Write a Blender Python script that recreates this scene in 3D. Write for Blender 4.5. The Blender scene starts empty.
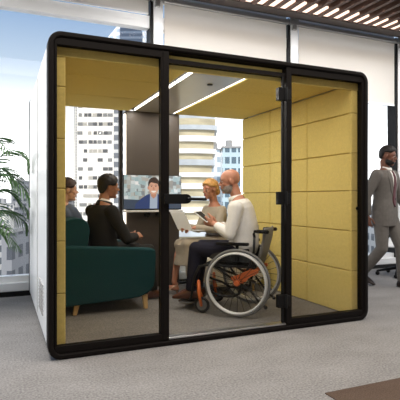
import bpy, bmesh, math, random
from mathutils import Vector, Matrix
from mathutils.bvhtree import BVHTree
V = Vector
PI = math.pi
sc = bpy.context.scene
COL = sc.collection
rnd = random.Random(7)

# ------------------------------------------------------------------ materials
def sl(c):
    return tuple(((v/255)/12.92 if v/255 <= .04045 else ((v/255+.055)/1.055)**2.4) for v in c) + (1,)

def mat(name, rgb, rough=.6, metal=0, noise=0, scale=40, bump=0, spec=.5, detail=4, stretch=None):
    m = bpy.data.materials.new(name); m.use_nodes = True
    n = m.node_tree.nodes; l = m.node_tree.links
    b = n['Principled BSDF']
    c = sl(rgb)
    b.inputs['Base Color'].default_value = c
    b.inputs['Roughness'].default_value = rough
    b.inputs['Metallic'].default_value = metal
    b.inputs['Specular IOR Level'].default_value = spec
    if noise or bump:
        tc = n.new('ShaderNodeTexCoord'); mp = n.new('ShaderNodeMapping')
        if stretch: mp.inputs['Scale'].default_value = stretch
        nz = n.new('ShaderNodeTexNoise'); nz.inputs['Scale'].default_value = scale; nz.inputs['Detail'].default_value = detail
        l.new(tc.outputs['Object'], mp.inputs[0]); l.new(mp.outputs[0], nz.inputs['Vector'])
        if noise:
            r = n.new('ShaderNodeValToRGB')
            r.color_ramp.elements[0].position = .3; r.color_ramp.elements[1].position = .7
            r.color_ramp.elements[0].color = tuple(v*(1-noise) for v in c[:3])+(1,)
            r.color_ramp.elements[1].color = tuple(min(1, v*(1+noise)) for v in c[:3])+(1,)
            l.new(nz.outputs['Fac'], r.inputs[0]); l.new(r.outputs[0], b.inputs['Base Color'])
        if bump:
            bp = n.new('ShaderNodeBump'); bp.inputs['Strength'].default_value = bump; bp.inputs['Distance'].default_value = .004
            l.new(nz.outputs['Fac'], bp.inputs['Height']); l.new(bp.outputs[0], b.inputs['Normal'])
    return m

def emit(name, rgb, strength):
    m = bpy.data.materials.new(name); m.use_nodes = True
    b = m.node_tree.nodes['Principled BSDF']
    b.inputs['Base Color'].default_value = (.02, .02, .02, 1)
    b.inputs['Emission Color'].default_value = sl(rgb)
    b.inputs['Emission Strength'].default_value = strength
    b.inputs['Roughness'].default_value = .3
    return m

def glass(name, tint, refl=1.0):
    m = bpy.data.materials.new(name); m.use_nodes = True
    n = m.node_tree.nodes; l = m.node_tree.links; n.clear()
    o = n.new('ShaderNodeOutputMaterial'); mx = n.new('ShaderNodeMixShader')
    t = n.new('ShaderNodeBsdfTransparent'); t.inputs[0].default_value = tint
    g = n.new('ShaderNodeBsdfGlossy'); g.inputs['Roughness'].default_value = .02
    f = n.new('ShaderNodeFresnel'); f.inputs[0].default_value = 1.4
    k = n.new('ShaderNodeMath'); k.operation = 'MULTIPLY'; k.inputs[1].default_value = refl
    l.new(f.outputs[0], k.inputs[0]); l.new(k.outputs[0], mx.inputs[0])
    l.new(t.outputs[0], mx.inputs[1]); l.new(g.outputs[0], mx.inputs[2]); l.new(mx.outputs[0], o.inputs[0])
    return m

def facade(name, wall, win, sx, sz, fx=.6, fz=.55, rough=.6):
    """walls with a grid of windows, in object space: u = x+y, v = z"""
    m = bpy.data.materials.new(name); m.use_nodes = True
    n = m.node_tree.nodes; l = m.node_tree.links; b = n['Principled BSDF']
    tc = n.new('ShaderNodeTexCoord'); s = n.new('ShaderNodeSeparateXYZ'); l.new(tc.outputs['Object'], s.inputs[0])
    def M(op, a, c):
        k = n.new('ShaderNodeMath'); k.operation = op
        for i, v in ((0, a), (1, c)):
            if isinstance(v, (int, float)): k.inputs[i].default_value = v
            else: l.new(v, k.inputs[i])
        return k.outputs[0]
    u = M('ADD', s.outputs[0], s.outputs[1])
    fu = M('FRACT', M('DIVIDE', u, sx), 0); fv = M('FRACT', M('DIVIDE', s.outputs[2], sz), 0)
    a = M('MULTIPLY', M('LESS_THAN', fu, fx), M('LESS_THAN', fv, fz))
    mx = n.new('ShaderNodeMix'); mx.data_type = 'RGBA'
    mx.inputs[6].default_value = sl(wall); mx.inputs[7].default_value = sl(win)
    l.new(a, mx.inputs[0]); l.new(mx.outputs[2], b.inputs['Base Color'])
    b.inputs['Roughness'].default_value = rough
    return m

# ------------------------------------------------------------------ mesh helpers
def obj(name, bm, m, parent=None, smooth=False, bevel=0, loc=None):
    me = bpy.data.meshes.new(name)
    bmesh.ops.recalc_face_normals(bm, faces=bm.faces)
    bm.to_mesh(me); bm.free()
    return link(name, me, m, parent, smooth, bevel, loc)

def link(name, me, m, parent=None, smooth=False, bevel=0, loc=None):
    o = bpy.data.objects.new(name, me); COL.objects.link(o)
    for k in (m if isinstance(m, (list, tuple)) else [m]): me.materials.append(k)
    if smooth:
        for p in me.polygons: p.use_smooth = True
    if parent: o.parent = parent
    if loc: o.location = loc
    if bevel:
        b = o.modifiers.new('bevel', 'BEVEL'); b.width = bevel; b.segments = 3; b.limit_method = 'ANGLE'
        b.harden_normals = False
        for p in me.polygons: p.use_smooth = True
        try: me.set_sharp_from_angle(angle=math.radians(40))
        except Exception: pass
    return o

def thing(name, label, cat, loc=(0, 0, 0), rz=0, group=None):
    o = bpy.data.objects.new(name, None); COL.objects.link(o)
    o.location = loc; o.rotation_euler = (0, 0, rz); o.empty_display_size = .1
    return tag(o, label, cat, group)
def tag(o, label, cat, group=None, kind=None):
    o['label'] = label; o['category'] = cat
    if group: o['group'] = group
    if kind: o['kind'] = kind
    return o
def struct(name, bm, m, label=None, **k):
    o = obj(name, bm, m, **k)
    if not o.parent: o['kind'] = 'structure'
    if label: o['label'] = label
    return o

B = bmesh.new
def box(bm, x0, x1, y0, y1, z0, z1, mi=0):
    v = [bm.verts.new(p) for p in ((x0,y0,z0),(x1,y0,z0),(x1,y1,z0),(x0,y1,z0),(x0,y0,z1),(x1,y0,z1),(x1,y1,z1),(x0,y1,z1))]
    for f in ((0,3,2,1),(4,5,6,7),(0,1,5,4),(1,2,6,5),(2,3,7,6),(3,0,4,7)):
        bm.faces.new([v[i] for i in f]).material_index = mi
    return bm
def bx(*a): return box(B(), *a)

def loft(bm, rings, cap=True, closed=False, mi=0):
    vs = [[bm.verts.new(p) for p in r] for r in rings]
    n = len(vs[0])
    rr = list(zip(vs, vs[1:])) + ([(vs[-1], vs[0])] if closed else [])
    for a, b in rr:
        for i in range(n):
            bm.faces.new((a[i], a[(i+1) % n], b[(i+1) % n], b[i])).material_index = mi
    if cap and not closed:
        bm.faces.new(vs[0][::-1]).material_index = mi; bm.faces.new(vs[-1]).material_index = mi
    return bm

def frame_of(t, ref=None):
    t = t.normalized()
    r = V((0, 0, 1)) if abs(t.z) < .9 else V((1, 0, 0))
    if ref is not None: r = ref
    a = (r - t*r.dot(t)).normalized()
    return a, t.cross(a)

def tube(bm, pts, r, seg=10, closed=False, mi=0):
    pts = [V(p) for p in pts]; n = len(pts); rings = []
    rs = r if isinstance(r, (list, tuple)) else [r]*n
    a = None
    for i, p in enumerate(pts):
        if closed: t = pts[(i+1) % n]-pts[i-1]
        else: t = pts[min(i+1, n-1)]-pts[max(i-1, 0)]
        a, b = frame_of(t, a)
        rings.append([p + a*math.cos(2*PI*k/seg)*rs[i] + b*math.sin(2*PI*k/seg)*rs[i] for k in range(seg)])
    return loft(bm, rings, True, closed, mi)

def ball(bm, c, r, seg=14, rings=9, rot=None):
    c = V(c); r = (r, r, r) if isinstance(r, (int, float)) else r
    M = Matrix.Translation(c) @ ((rot.to_4x4()) if rot else Matrix()) @ Matrix.Diagonal((*r, 1))
    bmesh.ops.create_uvsphere(bm, u_segments=seg, v_segments=rings, radius=1, matrix=M)
    return bm

def limb(bm, pts, radii, seg=14):
    """tapered limb: tube through the joints with a ball at each"""
    pts = [V(p) for p in pts]
    tube(bm, pts, list(radii), seg)
    for p, r in zip(pts, radii): ball(bm, p, r*.995, 14, 10)
    return bm

def prism(bm, outline, axis, a, b, mi=0):
    """outline: 2D points in the plane normal to axis ('x': (y,z), 'y': (x,z), 'z': (x,y))"""
    def P(u, v, w): return {'x': (w, u, v), 'y': (u, w, v), 'z': (u, v, w)}[axis]
    return loft(bm, [[P(u, v, a) for u, v in outline], [P(u, v, b) for u, v in outline]], mi=mi)

def rrect(x0, x1, z0, z1, r, n=8):
    pts = []
    r = min(r, (x1-x0)/2-1e-4, (z1-z0)/2-1e-4)
    for cx, cz, a0 in ((x1-r, z1-r, 0), (x0+r, z1-r, 90), (x0+r, z0+r, 180), (x1-r, z0+r, 270)):
        for k in range(n+1):
            a = math.radians(a0+90*k/n); pts.append((cx+r*math.cos(a), cz+r*math.sin(a)))
    return pts

def remesh(bm, voxel=.006, it=5, fac=.5):
    me = bpy.data.meshes.new('tmp'); bmesh.ops.recalc_face_normals(bm, faces=bm.faces); bm.to_mesh(me); bm.free()
    o = bpy.data.objects.new('tmp', me); COL.objects.link(o)
    m = o.modifiers.new('r', 'REMESH'); m.mode = 'VOXEL'; m.voxel_size = voxel; m.use_smooth_shade = True
    if it:
        s = o.modifiers.new('s', 'SMOOTH'); s.iterations = it; s.factor = fac
    dg = bpy.context.evaluated_depsgraph_get(); dg.update()
    me2 = bpy.data.meshes.new_from_object(o.evaluated_get(dg))
    bpy.data.objects.remove(o); bpy.data.meshes.remove(me)
    for p in me2.polygons: p.use_smooth = True
    return me2

def drape(me, pts, n=10, off=.004, direction=(-1, 0, 0), start=.6):
    """a polygon given as rows (left point, right point) in local y,z, projected onto mesh me along direction"""
    bv = BVHTree.FromPolygons([v.co.copy() for v in me.vertices], [tuple(p.vertices) for p in me.polygons])
    bm = B(); d = V(direction); rows = []
    dense = []
    for p, q in zip(pts, pts[1:]):
        m_ = max(1, int(abs(p[2]-q[2])/.012))
        dense += [tuple(p[i]+(q[i]-p[i])*k/m_ for i in range(3)) for k in range(m_)]
    pts = dense+[pts[-1]]
    for (ya, yb, z) in pts:
        row = []
        for k in range(n+1):
            y = ya+(yb-ya)*k/n
            o = V((0, y, z)) - d*start
            h = bv.ray_cast(o, d)
            p = (h[0] if h[0] else V((0, y, z))) - d*off
            row.append(p)
        rows.append(row)
    fr = [[bm.verts.new(p) for p in r] for r in rows]
    bk = [[bm.verts.new(p+d*(off+.006)) for p in r] for r in rows]
    for i in range(len(rows)-1):
        for k in range(n):
            bm.faces.new((fr[i][k], fr[i][k+1], fr[i+1][k+1], fr[i+1][k]))
            bm.faces.new((bk[i][k], bk[i+1][k], bk[i+1][k+1], bk[i][k+1]))
        bm.faces.new((fr[i][0], fr[i+1][0], bk[i+1][0], bk[i][0])); bm.faces.new((fr[i][n], bk[i][n], bk[i+1][n], fr[i+1][n]))
    for k in range(n):
        bm.faces.new((fr[0][k], bk[0][k], bk[0][k+1], fr[0][k+1])); bm.faces.new((fr[-1][k], fr[-1][k+1], bk[-1][k+1], bk[-1][k]))
    return bm

# ------------------------------------------------------------------ camera
TH = math.atan(200/466.)
cam = bpy.data.cameras.new('camera'); co = bpy.data.objects.new('camera', cam); COL.objects.link(co)
co.location = (-.304, -3.368, 1.128); co.rotation_euler = (PI/2, 0, -TH)
cam.sensor_width = 36; cam.lens = 36*466/400.; cam.shift_y = -1.5/400.; cam.clip_end = 2000; cam.clip_start = .05
sc.camera = co
FW = V((math.sin(TH), math.cos(TH), 0)); RT = V((math.cos(TH), -math.sin(TH), 0))

# ------------------------------------------------------------------ palette
M = {}
M['frame'] = mat('dark_bronze_metal', (24, 20, 18), .55, .1, .06, 6, 0, .1)
M['black'] = mat('black_plastic', (18, 17, 17), .5, 0, .02, 5, 0, .2)
M['white_shell'] = mat('white_lacquer', (238, 237, 234), .35, 0, .01, 2)
M['felt'] = mat('mustard_felt', (228, 206, 126), .95, 0, .06, 40, .1, .1)
M['grey_panel'] = mat('grey_ceiling_panel', (186, 183, 178), .22, 0, .02, 4, 0, .8)
M['column'] = mat('dark_brown_panel', (74, 66, 60), .5, 0, .04, 3)
M['led'] = emit('led_strip_light', (255, 248, 236), 5)
M['steel'] = mat('brushed_steel', (176, 176, 176), .32, .9, .05, 30)
M['alu'] = mat('aluminium', (190, 190, 188), .35, .7, .03, 20)
M['white_frame'] = mat('white_window_frame', (240, 240, 240), .4, 0, .01, 3)
M['blind'] = mat('white_blind_fabric', (236, 232, 227), .9, 0, .012, 60, .05)
nb = M['blind'].node_tree; tl = nb.nodes.new('ShaderNodeBsdfTranslucent'); tl.inputs[0].default_value = sl((236, 230, 222)); mxb = nb.nodes.new('ShaderNodeMixShader'); mxb.inputs[0].default_value = .6
nb.links.new(nb.nodes['Principled BSDF'].outputs[0], mxb.inputs[1]); nb.links.new(tl.outputs[0], mxb.inputs[2]); nb.links.new(mxb.outputs[0], nb.nodes['Material Output'].inputs[0])
M['glass'] = glass('pod_glass', (.93, .915, .89, 1), .3)
M['glass_clear'] = glass('clear_glass', (.985, .985, .98, 1), .2)
M['glass_win'] = glass('window_glass', (.98, .985, .99, 1), .3)

# ------------------------------------------------------------------ the room
def carpet(name, a, b, scale=140):
    m = bpy.data.materials.new(name); m.use_nodes = True
    n = m.node_tree.nodes; l = m.node_tree.links; p = n['Principled BSDF']
    tc = n.new('ShaderNodeTexCoord')
    n1 = n.new('ShaderNodeTexNoise'); n1.inputs['Scale'].default_value = scale; n1.inputs['Detail'].default_value = 3
    n2 = n.new('ShaderNodeTexNoise'); n2.inputs['Scale'].default_value = 2.2; n2.inputs['Detail'].default_value = 6
    mp = n.new('ShaderNodeMapping'); mp.inputs['Scale'].default_value = (1, 1.8, 1)
    l.new(tc.outputs['Object'], n1.inputs['Vector']); l.new(tc.outputs['Object'], mp.inputs[0]); l.new(mp.outputs[0], n2.inputs['Vector'])
    ad = n.new('ShaderNodeMath'); ad.operation = 'ADD'; l.new(n1.outputs['Fac'], ad.inputs[0])
    ml = n.new('ShaderNodeMath'); ml.operation = 'MULTIPLY'; ml.inputs[1].default_value = .35; l.new(n2.outputs['Fac'], ml.inputs[0])
    l.new(ml.outputs[0], ad.inputs[1])
    r = n.new('ShaderNodeValToRGB'); r.color_ramp.elements[0].position = .42; r.color_ramp.elements[1].position = 1.15
    r.color_ramp.elements[1].position = .92
    r.color_ramp.elements[0].color = sl(a); r.color_ramp.elements[1].color = sl(b)
    l.new(ad.outputs[0], r.inputs[0]); l.new(r.outputs[0], p.inputs['Base Color'])
    p.inputs['Roughness'].default_value = .95; p.inputs['Specular IOR Level'].default_value = .15
    bp = n.new('ShaderNodeBump'); bp.inputs['Strength'].default_value = .5; bp.inputs['Distance'].default_value = .006
    l.new(n1.outputs['Fac'], bp.inputs['Height']); l.new(bp.outputs[0], p.inputs['Normal'])
    return m
M['carpet'] = carpet('grey_carpet', (112, 109, 107), (160, 156, 152), 75)
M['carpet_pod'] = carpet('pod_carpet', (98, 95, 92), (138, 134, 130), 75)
M['carpet_dark'] = carpet('dark_brown_carpet', (72, 58, 48), (104, 86, 74))

struct('floor', bx(-6, 10, -5.5, 2.42, -.12, 0), M['carpet'])
tag(obj('rug', prism(B(), [(1.42, -1.18), (4.5, -1.18), (4.5, -3.0), (1.42, -3.0)], 'z', 0, .006), M['carpet_dark']),
    'dark brown rug corner on the grey carpet at the bottom right', 'rug')

M['ceil_dark'] = mat('dark_ceiling', (62, 52, 47), .8, 0, .05, 4)
M['slat'] = mat('walnut_slat', (92, 68, 58), .55, 0, .2, 3, 0, .4, 5, (14, 1, 14))
struct('wall_front', bx(-6, 10, -5.62, -5.5, 0, 3.86), mat('taupe_wall', (150, 142, 134), .9, 0, .03, 2))  # unseen wall behind the camera, added to cut sky reflections and fill
cl = struct('ceiling', bx(-1.6, 10, -5.5, 2.42, 3.86, 4.0), M['ceil_dark'])
struct('trim_1', prism(B(), [(1.78, 3.58), (2.42, 3.79), (2.42, 3.86), (1.78, 3.86)], 'x', -1.6, 10), M['ceil_dark'])
slat_me = None
for i in range(36):
    x = 1.1+.17*i
    if slat_me is None:
        s = obj('slat', bx(-.028, .028, -1.1, 1.76, 3.575, 3.66), M['slat'], cl); slat_me = s
    else:
        s = slat_me.copy(); COL.objects.link(s)
    s.location = (x, 0, 0)
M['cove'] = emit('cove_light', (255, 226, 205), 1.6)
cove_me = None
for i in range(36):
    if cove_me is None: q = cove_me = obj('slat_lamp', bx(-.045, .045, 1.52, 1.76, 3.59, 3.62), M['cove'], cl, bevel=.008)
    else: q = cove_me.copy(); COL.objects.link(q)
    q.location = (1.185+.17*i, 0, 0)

# window wall: bays between white mullions
MX = [-2.72, -.58, 1.58, 3.70, 5.82, 7.94]
YW = 2.55
for i, x in enumerate(MX):
    o = struct('trim_%d' % (i+2), bx(x-.045, x+.085, 2.44, 2.66, 0.15, 3.80), M['white_frame'], bevel=.006)
    obj('seal', bx(x-.085, x-.045, 2.46, 2.64, .15, 3.80), M['black'], o)
    br = B(); box(br, x-.075, x+.075, 2.41, 2.50, 3.70, 3.79); box(br, x-.03, x+.03, 2.40, 2.44, 3.62, 3.70)
    obj('bracket', br, M['alu'], o, bevel=.005)
for i in range(len(MX)-1):
    a, b = MX[i]+.085, MX[i+1]-.085
    w = B(); box(w, a, b, 2.50, 2.62, 3.36, 3.52); box(w, a, b, 2.50, 2.62, .15, .22); box(w, a, b, 2.50, 2.62, 3.74, 3.86)
    o = struct('window_%d' % (i+1), w, M['white_frame'])
    g = B(); box(g, a, b, 2.555, 2.565, .22, 3.36); box(g, a, b, 2.555, 2.565, 3.52, 3.74)
    obj('pane', g, M['glass_win'], o)
struct('baseboard_back', bx(-6, 10, 2.40, 2.7, 0, .055), M['black'])
struct('trim_8', bx(-6, 10, 2.42, 2.68, .055, .15), M['white_frame'], bevel=.006)

def blind(a, b, zb, label):
    t = thing('roller_blind', label, 'blind', ((a+b)/2, 2.47, zb))
    h = (b-a)/2
    f = B(); box(f, -h+.02, h-.02, -.003, .003, .02, 3.72-zb); obj('blind_fabric', f, M['blind'], t)
    obj('bottom_bar', bx(-h+.02, h-.02, -.012, .012, 0, .025), M['white_frame'], t, bevel=.004)
    r = B(); prism(r, rrect(-.045, .045, 3.70-zb, 3.775-zb, .02, 4), 'x', -h, h); obj('head_rail', r, M['alu'], t, smooth=False)
    return t
blind(-.49, 1.49, 3.52, 'short rolled up white blind above the left window')
blind(1.67, 3.61, 2.66, 'white roller blind hanging behind the pod above its glass door')
blind(3.79, 5.73, 2.66, 'white roller blind above the walking man at the right')

# ------------------------------------------------------------------ the meeting pod
W, H, D = 2.849, 2.30, 2.32
ZF = .03
pod = thing('meeting_pod', 'glass fronted meeting pod with dark rounded frame and mustard lining', 'office pod', (0, 0, 0))
def ringloop(prof, R=.095):
    rings = []
    for ins, y in prof:
        rings.append([(p[0], y, p[1]) for p in rrect(ins, W-ins, ins, H-ins, max(R-ins*.9, .02), 8)])
    return loft(B(), rings, closed=True)
obj('front_frame', ringloop([(0, .11), (0, .012), (.003, .003), (.012, 0), (.030, 0), (.036, .004), (.038, .016), (.044, .018), (.046, .11)]), M['frame'], pod)
obj('rear_frame', ringloop([(0, D), (0, D-.09), (.05, D-.09), (.05, D)]), M['frame'], pod)
# white outer shell: rounded sleeve between the frames
sh = [[(p[0], y, p[1]) for p in rrect(i, W-i, i, H-i, .09, 8)] for i, y in ((.004, .11), (.004, D-.09), (.022, D-.09), (.022, .11))]
obj('outer_shell', loft(B(), sh, closed=True), M['white_shell'], pod)
# seams and a vent on the left side of the shell
v = B(); box(v, -.001, .005, 1.02, 1.032, .12, 2.2); obj('panel_seam', v, M['grey_panel'], pod)
v = B()
for k in range(9): box(v, -.004, .005, .42, .78, .22+.028*k, .236+.028*k)
obj('side_vent', v, M['grey_panel'], pod)

def panels(bm, flat, u0, u1, us, v0, v1, vs, w0, w1, gap=.004):
    """padded panels as bevelled boxes; flat gives (u,v,w)->xyz"""
    ue = [u0]+[u for u in us if u0 < u < u1]+[u1]; ve = [v0]+[q for q in vs if v0 < q < v1]+[v1]
    for a, b in zip(ue, ue[1:]):
        for c, d in zip(ve, ve[1:]):
            if b-a < .02 or d-c < .02: continue
            g, e = gap/2, .006
            o0 = [(a+g, c+g), (b-g, c+g), (b-g, d-g), (a+g, d-g)]
            o1 = [(a+g+e, c+g+e), (b-g-e, c+g+e), (b-g-e, d-g-e), (a+g+e, d-g-e)]
            loft(bm, [[flat(p[0], p[1], w0) for p in o0], [flat(p[0], p[1], w1+(w0-w1)*.12) for p in o0], [flat(p[0], p[1], w1) for p in o1]])
    return bm
zs = [.447, .823, 1.20, 1.555, 1.93]
ys = [.77, 1.515]
XR, XL, ZC = 2.72, .13, 2.20
w = panels(B(), lambda u, v, q: (q, u, v), .10, D-.10, ys, ZF, ZC, zs, W-.022, XR); obj('wall_lining', w, M['felt'], pod)
w = panels(B(), lambda u, v, q: (q, u, v), .10, D-.10, ys, ZF, ZC, zs, .022, XL); obj('wall_lining', w, M['felt'], pod)
# front ends of the linings, behind the glass
for a, b in ((.05, XL), (XR, W-.05)):
    w = panels(B(), lambda u, v, q: (u, q, v), a, b, [], .05, ZC-.056, zs, .12, .085); obj('lining_end', w, M['felt'], pod)
w = panels(B(), lambda u, v, q: (u, v, q), XL, 1.15, [], .10, D-.10, ys, H-.022, ZC); obj('ceiling_lining', w, M['felt'], pod)
w = panels(B(), lambda u, v, q: (u, v, q), 1.738, XR, [], .10, D-.10, ys, H-.022, ZC); obj('ceiling_lining', w, M['felt'], pod)
obj('ceiling_edge', bx(.05, W-.05, .085, .12, ZC-.055, H-.05), M['felt'], pod)
cp = obj('ceiling_panel', bx(1.195, 1.695, .12, D-.12, 2.195, 2.25), M['grey_panel'], pod)
for xa in (1.185, 1.69):
    la = bpy.data.lights.new('strip_lamp', 'AREA'); la.shape = 'RECTANGLE'; la.size = .012; la.size_y = 1.95; la.energy = 13.5; la.color = (1, .96, .9)
    lo_ = bpy.data.objects.new('strip_lamp', la); COL.objects.link(lo_); lo_.parent = cp; lo_.location = (xa+.008, 1.13, 2.189)
    obj('slot', bx(xa-.03 if xa < 1.5 else xa, xa+.015 if xa < 1.5 else xa+.045, .12, D-.12, 2.215, 2.26), M['black'], cp)
    for y0, y1 in ((.125, .66), (.70, 1.36), (1.40, 2.12)):
        obj('light_strip', bx(xa+.003, xa+.013, y0, y1, 2.192, 2.214), M['led'], cp)
bm = B(); prism(bm, rrect(1.475, 1.525, .575, .625, .02, 5), 'z', 2.186, 2.2); obj('sensor', bm, M['black'], cp)
obj('pod_floor', bx(.05, W-.05, .055, D-.01, .004, ZF), M['carpet_pod'], pod)
rc = obj('rear_column', bx(1.10, 1.79, D-.14, D-.04, ZF, ZC-.004), M['column'], pod, bevel=.004)
obj('light_strip', bx(1.074, 1.096, D-.155, D-.13, .10, ZC-.05), M['led'], rc)
for a, b in ((.06, 1.07), (1.79, W-.05)):
    obj('rear_pane', bx(a, b, D-.06, D-.05, .05, ZC+.03), M['glass_clear'], pod)
obj('rear_post', bx(1.035, 1.07, D-.09, D-.02, .05, ZC+.03), M['frame'], pod)
# front: posts, rails, panes
def post(a, b):
    return obj('front_post', bx(a, b, .010, .085, .045, H-.045), M['frame'], pod, bevel=.003)
post(.840, .889); post(1.955, 1.993)
for a, b in ((.046, .84), (1.993, W-.046)):
    r = B(); box(r, a, b, .014, .07, H-.094, H-.046); box(r, a, b, .014, .07, .046, .092)
    box(r, a, a+.016, .014, .07, .092, H-.094); box(r, b-.016, b, .014, .07, .092, H-.094)
    obj('pane_frame', r, M['frame'], pod, bevel=.002)
    obj('front_pane', bx(a+.016, b-.016, .036, .046, .092, H-.094), M['glass'], pod)
obj('door_header', bx(.889, 1.955, .03, .075, H-.125, H-.092), M['frame'], pod)
obj('threshold', bx(.889, 1.955, .02, .10, .034, .056), M['steel'], pod, bevel=.004)
# glass door
door = obj('door', bx(.898, 1.935, .026, .036, .062, H-.128), M['glass_clear'], pod)
obj('edge_seal', bx(1.917, 1.935, .020, .042, .062, H-.128), M['black'], door)
for z in (.25, 1.13, 2.02):
    h = B(); box(h, 1.872, 1.938, .006, .052, z-.055, z+.055); box(h, 1.930, 1.985, .000, .052, z-.045, z+.045)
    tube(h, [(1.944, .0, z-.06), (1.944, .0, z+.06)], .012, 12)
    obj('hinge', h, M['black'], door, bevel=.003)
hd = B()
prism(hd, [(.845, 1.087), (1.02, 1.087)]+[(1.02+.035*math.sin(a*PI/8)*1.2, 1.125-.038*math.cos(a*PI/8)) for a in range(1, 8)]+[(1.02, 1.163), (.845, 1.163)], 'y', -.022, .02)
hn = obj('lock_body', hd, M['black'], door, bevel=.004)
tube_bm = B(); tube(tube_bm, [(1.03, -.022, 1.125), (1.03, -.055, 1.125)], .012, 12); tube(tube_bm, [(1.03, -.055, 1.125), (1.165, -.055, 1.122)], .0115, 12)
ball(tube_bm, (1.165, -.055, 1.122), .0115); ball(tube_bm, (1.03, -.055, 1.125), .0118)
obj('lever', tube_bm, M['black'], hn, smooth=True)
kn = B(); tube(kn, [(XR+.068, .083, 1.035), (XR+.068, .064, 1.035)], [.016, .014], 16); obj('coat_knob', kn, M['black'], pod)

# ------------------------------------------------------------------ monitor with a video caller
M['scr_bg'] = emit('screen_glow_pale', (196, 210, 212), .9)
nt = M['scr_bg'].node_tree; vr = nt.nodes.new('ShaderNodeTexVoronoi'); vr.distance = 'CHEBYCHEV'; vr.inputs['Scale'].default_value = 22; vr.inputs['Randomness'].default_value = .55
tcn = nt.nodes.new('ShaderNodeTexCoord'); rmp = nt.nodes.new('ShaderNodeValToRGB'); sepc = nt.nodes.new('ShaderNodeSeparateColor')
nt.links.new(tcn.outputs['Object'], vr.inputs['Vector']); nt.links.new(vr.outputs['Color'], sepc.inputs[0]); nt.links.new(sepc.outputs[0], rmp.inputs[0])
for e_, (p_, c_) in zip([rmp.color_ramp.elements[0], rmp.color_ramp.elements[1], rmp.color_ramp.elements.new(.3), rmp.color_ramp.elements.new(.55), rmp.color_ramp.elements.new(.8)], ((0, (128, 142, 150)), (1, (226, 230, 230)), (.3, (180, 172, 162)), (.55, (206, 220, 222)), (.8, (160, 190, 196)))): e_.position = p_; e_.color = sl(c_)
nt.links.new(rmp.outputs[0], nt.nodes['Principled BSDF'].inputs['Emission Color'])
tv = thing('wall_monitor', 'wide wall monitor showing a smiling video caller in blue', 'screen', (1.425, D-.15, .99))
hw = .365
obj('screen_case', bx(-hw-.006, hw+.006, -.05, 0, 0, .425), M['black'], tv, bevel=.004)
ledge = obj('ledge', bx(-hw-.01, hw+.01, -.10, -.005, -.028, -.004), M['white_frame'], tv, bevel=.004)
sp = obj('display', bx(-hw, hw, -.0515, -.05, .012, .42), M['scr_bg'], tv)
def scr(name, polys, rgb, y, s=1.0):
    bm = B()
    for pl in polys: prism(bm, pl, 'y', y-.0006, y)
    return obj(name, bm, emit('screen_'+name, rgb, s), sp)
def ell(cx, cz, a, b, n=24, a0=0, a1=2*PI): return [(cx+a*math.cos(a0+(a1-a0)*k/n), cz+b*math.sin(a0+(a1-a0)*k/n)) for k in range(n + (1 if a1-a0 < 6.28 else 0))]
y0 = -.0516
scr('picture_desk', [[(-hw, .012), (hw, .012), (hw, .10), (-hw, .13)]], (58, 72, 92), y0-.0002)
cx = .005
scr('picture_jacket', [[(cx-.235, .014), (cx-.23, .07), (cx-.16, .135), (cx-.075, .19), (cx+.075, .19), (cx+.15, .14), (cx+.20, .07), (cx+.21, .014)]], (38, 62, 116), y0-.0008)
scr('picture_shirt', [[(cx-.05, .016), (cx-.045, .19), (cx+.05, .19), (cx+.045, .016)]], (170, 184, 204), y0-.0014)
scr('picture_neck', [[(cx-.035, .17), (cx-.035, .23), (cx+.035, .23), (cx+.035, .17), (cx, .135)]], (196, 142, 116), y0-.002)
scr('picture_hair', [ell(cx+.002, .315, .073, .085)], (58, 42, 36), y0-.0026)
for q in (-1, 1): scr('picture_ear', [ell(cx+q*.066, .268, .012, .022)], (202, 146, 120), y0-.0028)
scr('picture_face', [[(cx+p[0], p[1]) for p in ell(0, .27, .061, .082)]], (222, 170, 144), y0-.0032)
scr('picture_fringe', [[(cx-.06, .318), (cx-.03, .335), (cx+.02, .325), (cx+.06, .318), (cx+.055, .36), (cx, .388), (cx-.055, .36)]], (58, 42, 36), y0-.0038)
for q in (-1, 1): scr('picture_brow', [[(cx+q*.012, .298), (cx+q*.045, .300), (cx+q*.043, .306), (cx+q*.014, .304)][::q]], (66, 46, 38), y0-.0038)
for q in (-1, 1): scr('picture_eye', [ell(cx+q*.027, .285, .009, .005)], (40, 32, 30), y0-.0038)
scr('picture_nose', [[(cx-.006, .28), (cx+.006, .28), (cx+.014, .247), (cx, .242), (cx-.014, .247)]], (200, 142, 118), y0-.0038)
scr('picture_smile', [ell(cx, .232, .032, .021, 16, PI, 2*PI)], (250, 246, 240), y0-.0038)
for dx in (-.075, .075):
    c = B(); prism(c, ell(dx, -.058, .033, .033, 20), 'y', -.07, -.02); prism(c, ell(dx, -.058, .018, .018, 16), 'y', -.078, -.07)
    box(c, dx-.012, dx+.012, -.06, -.03, -.03, -.022)
    obj('camera_lens', c, M['black'], ledge)

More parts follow.
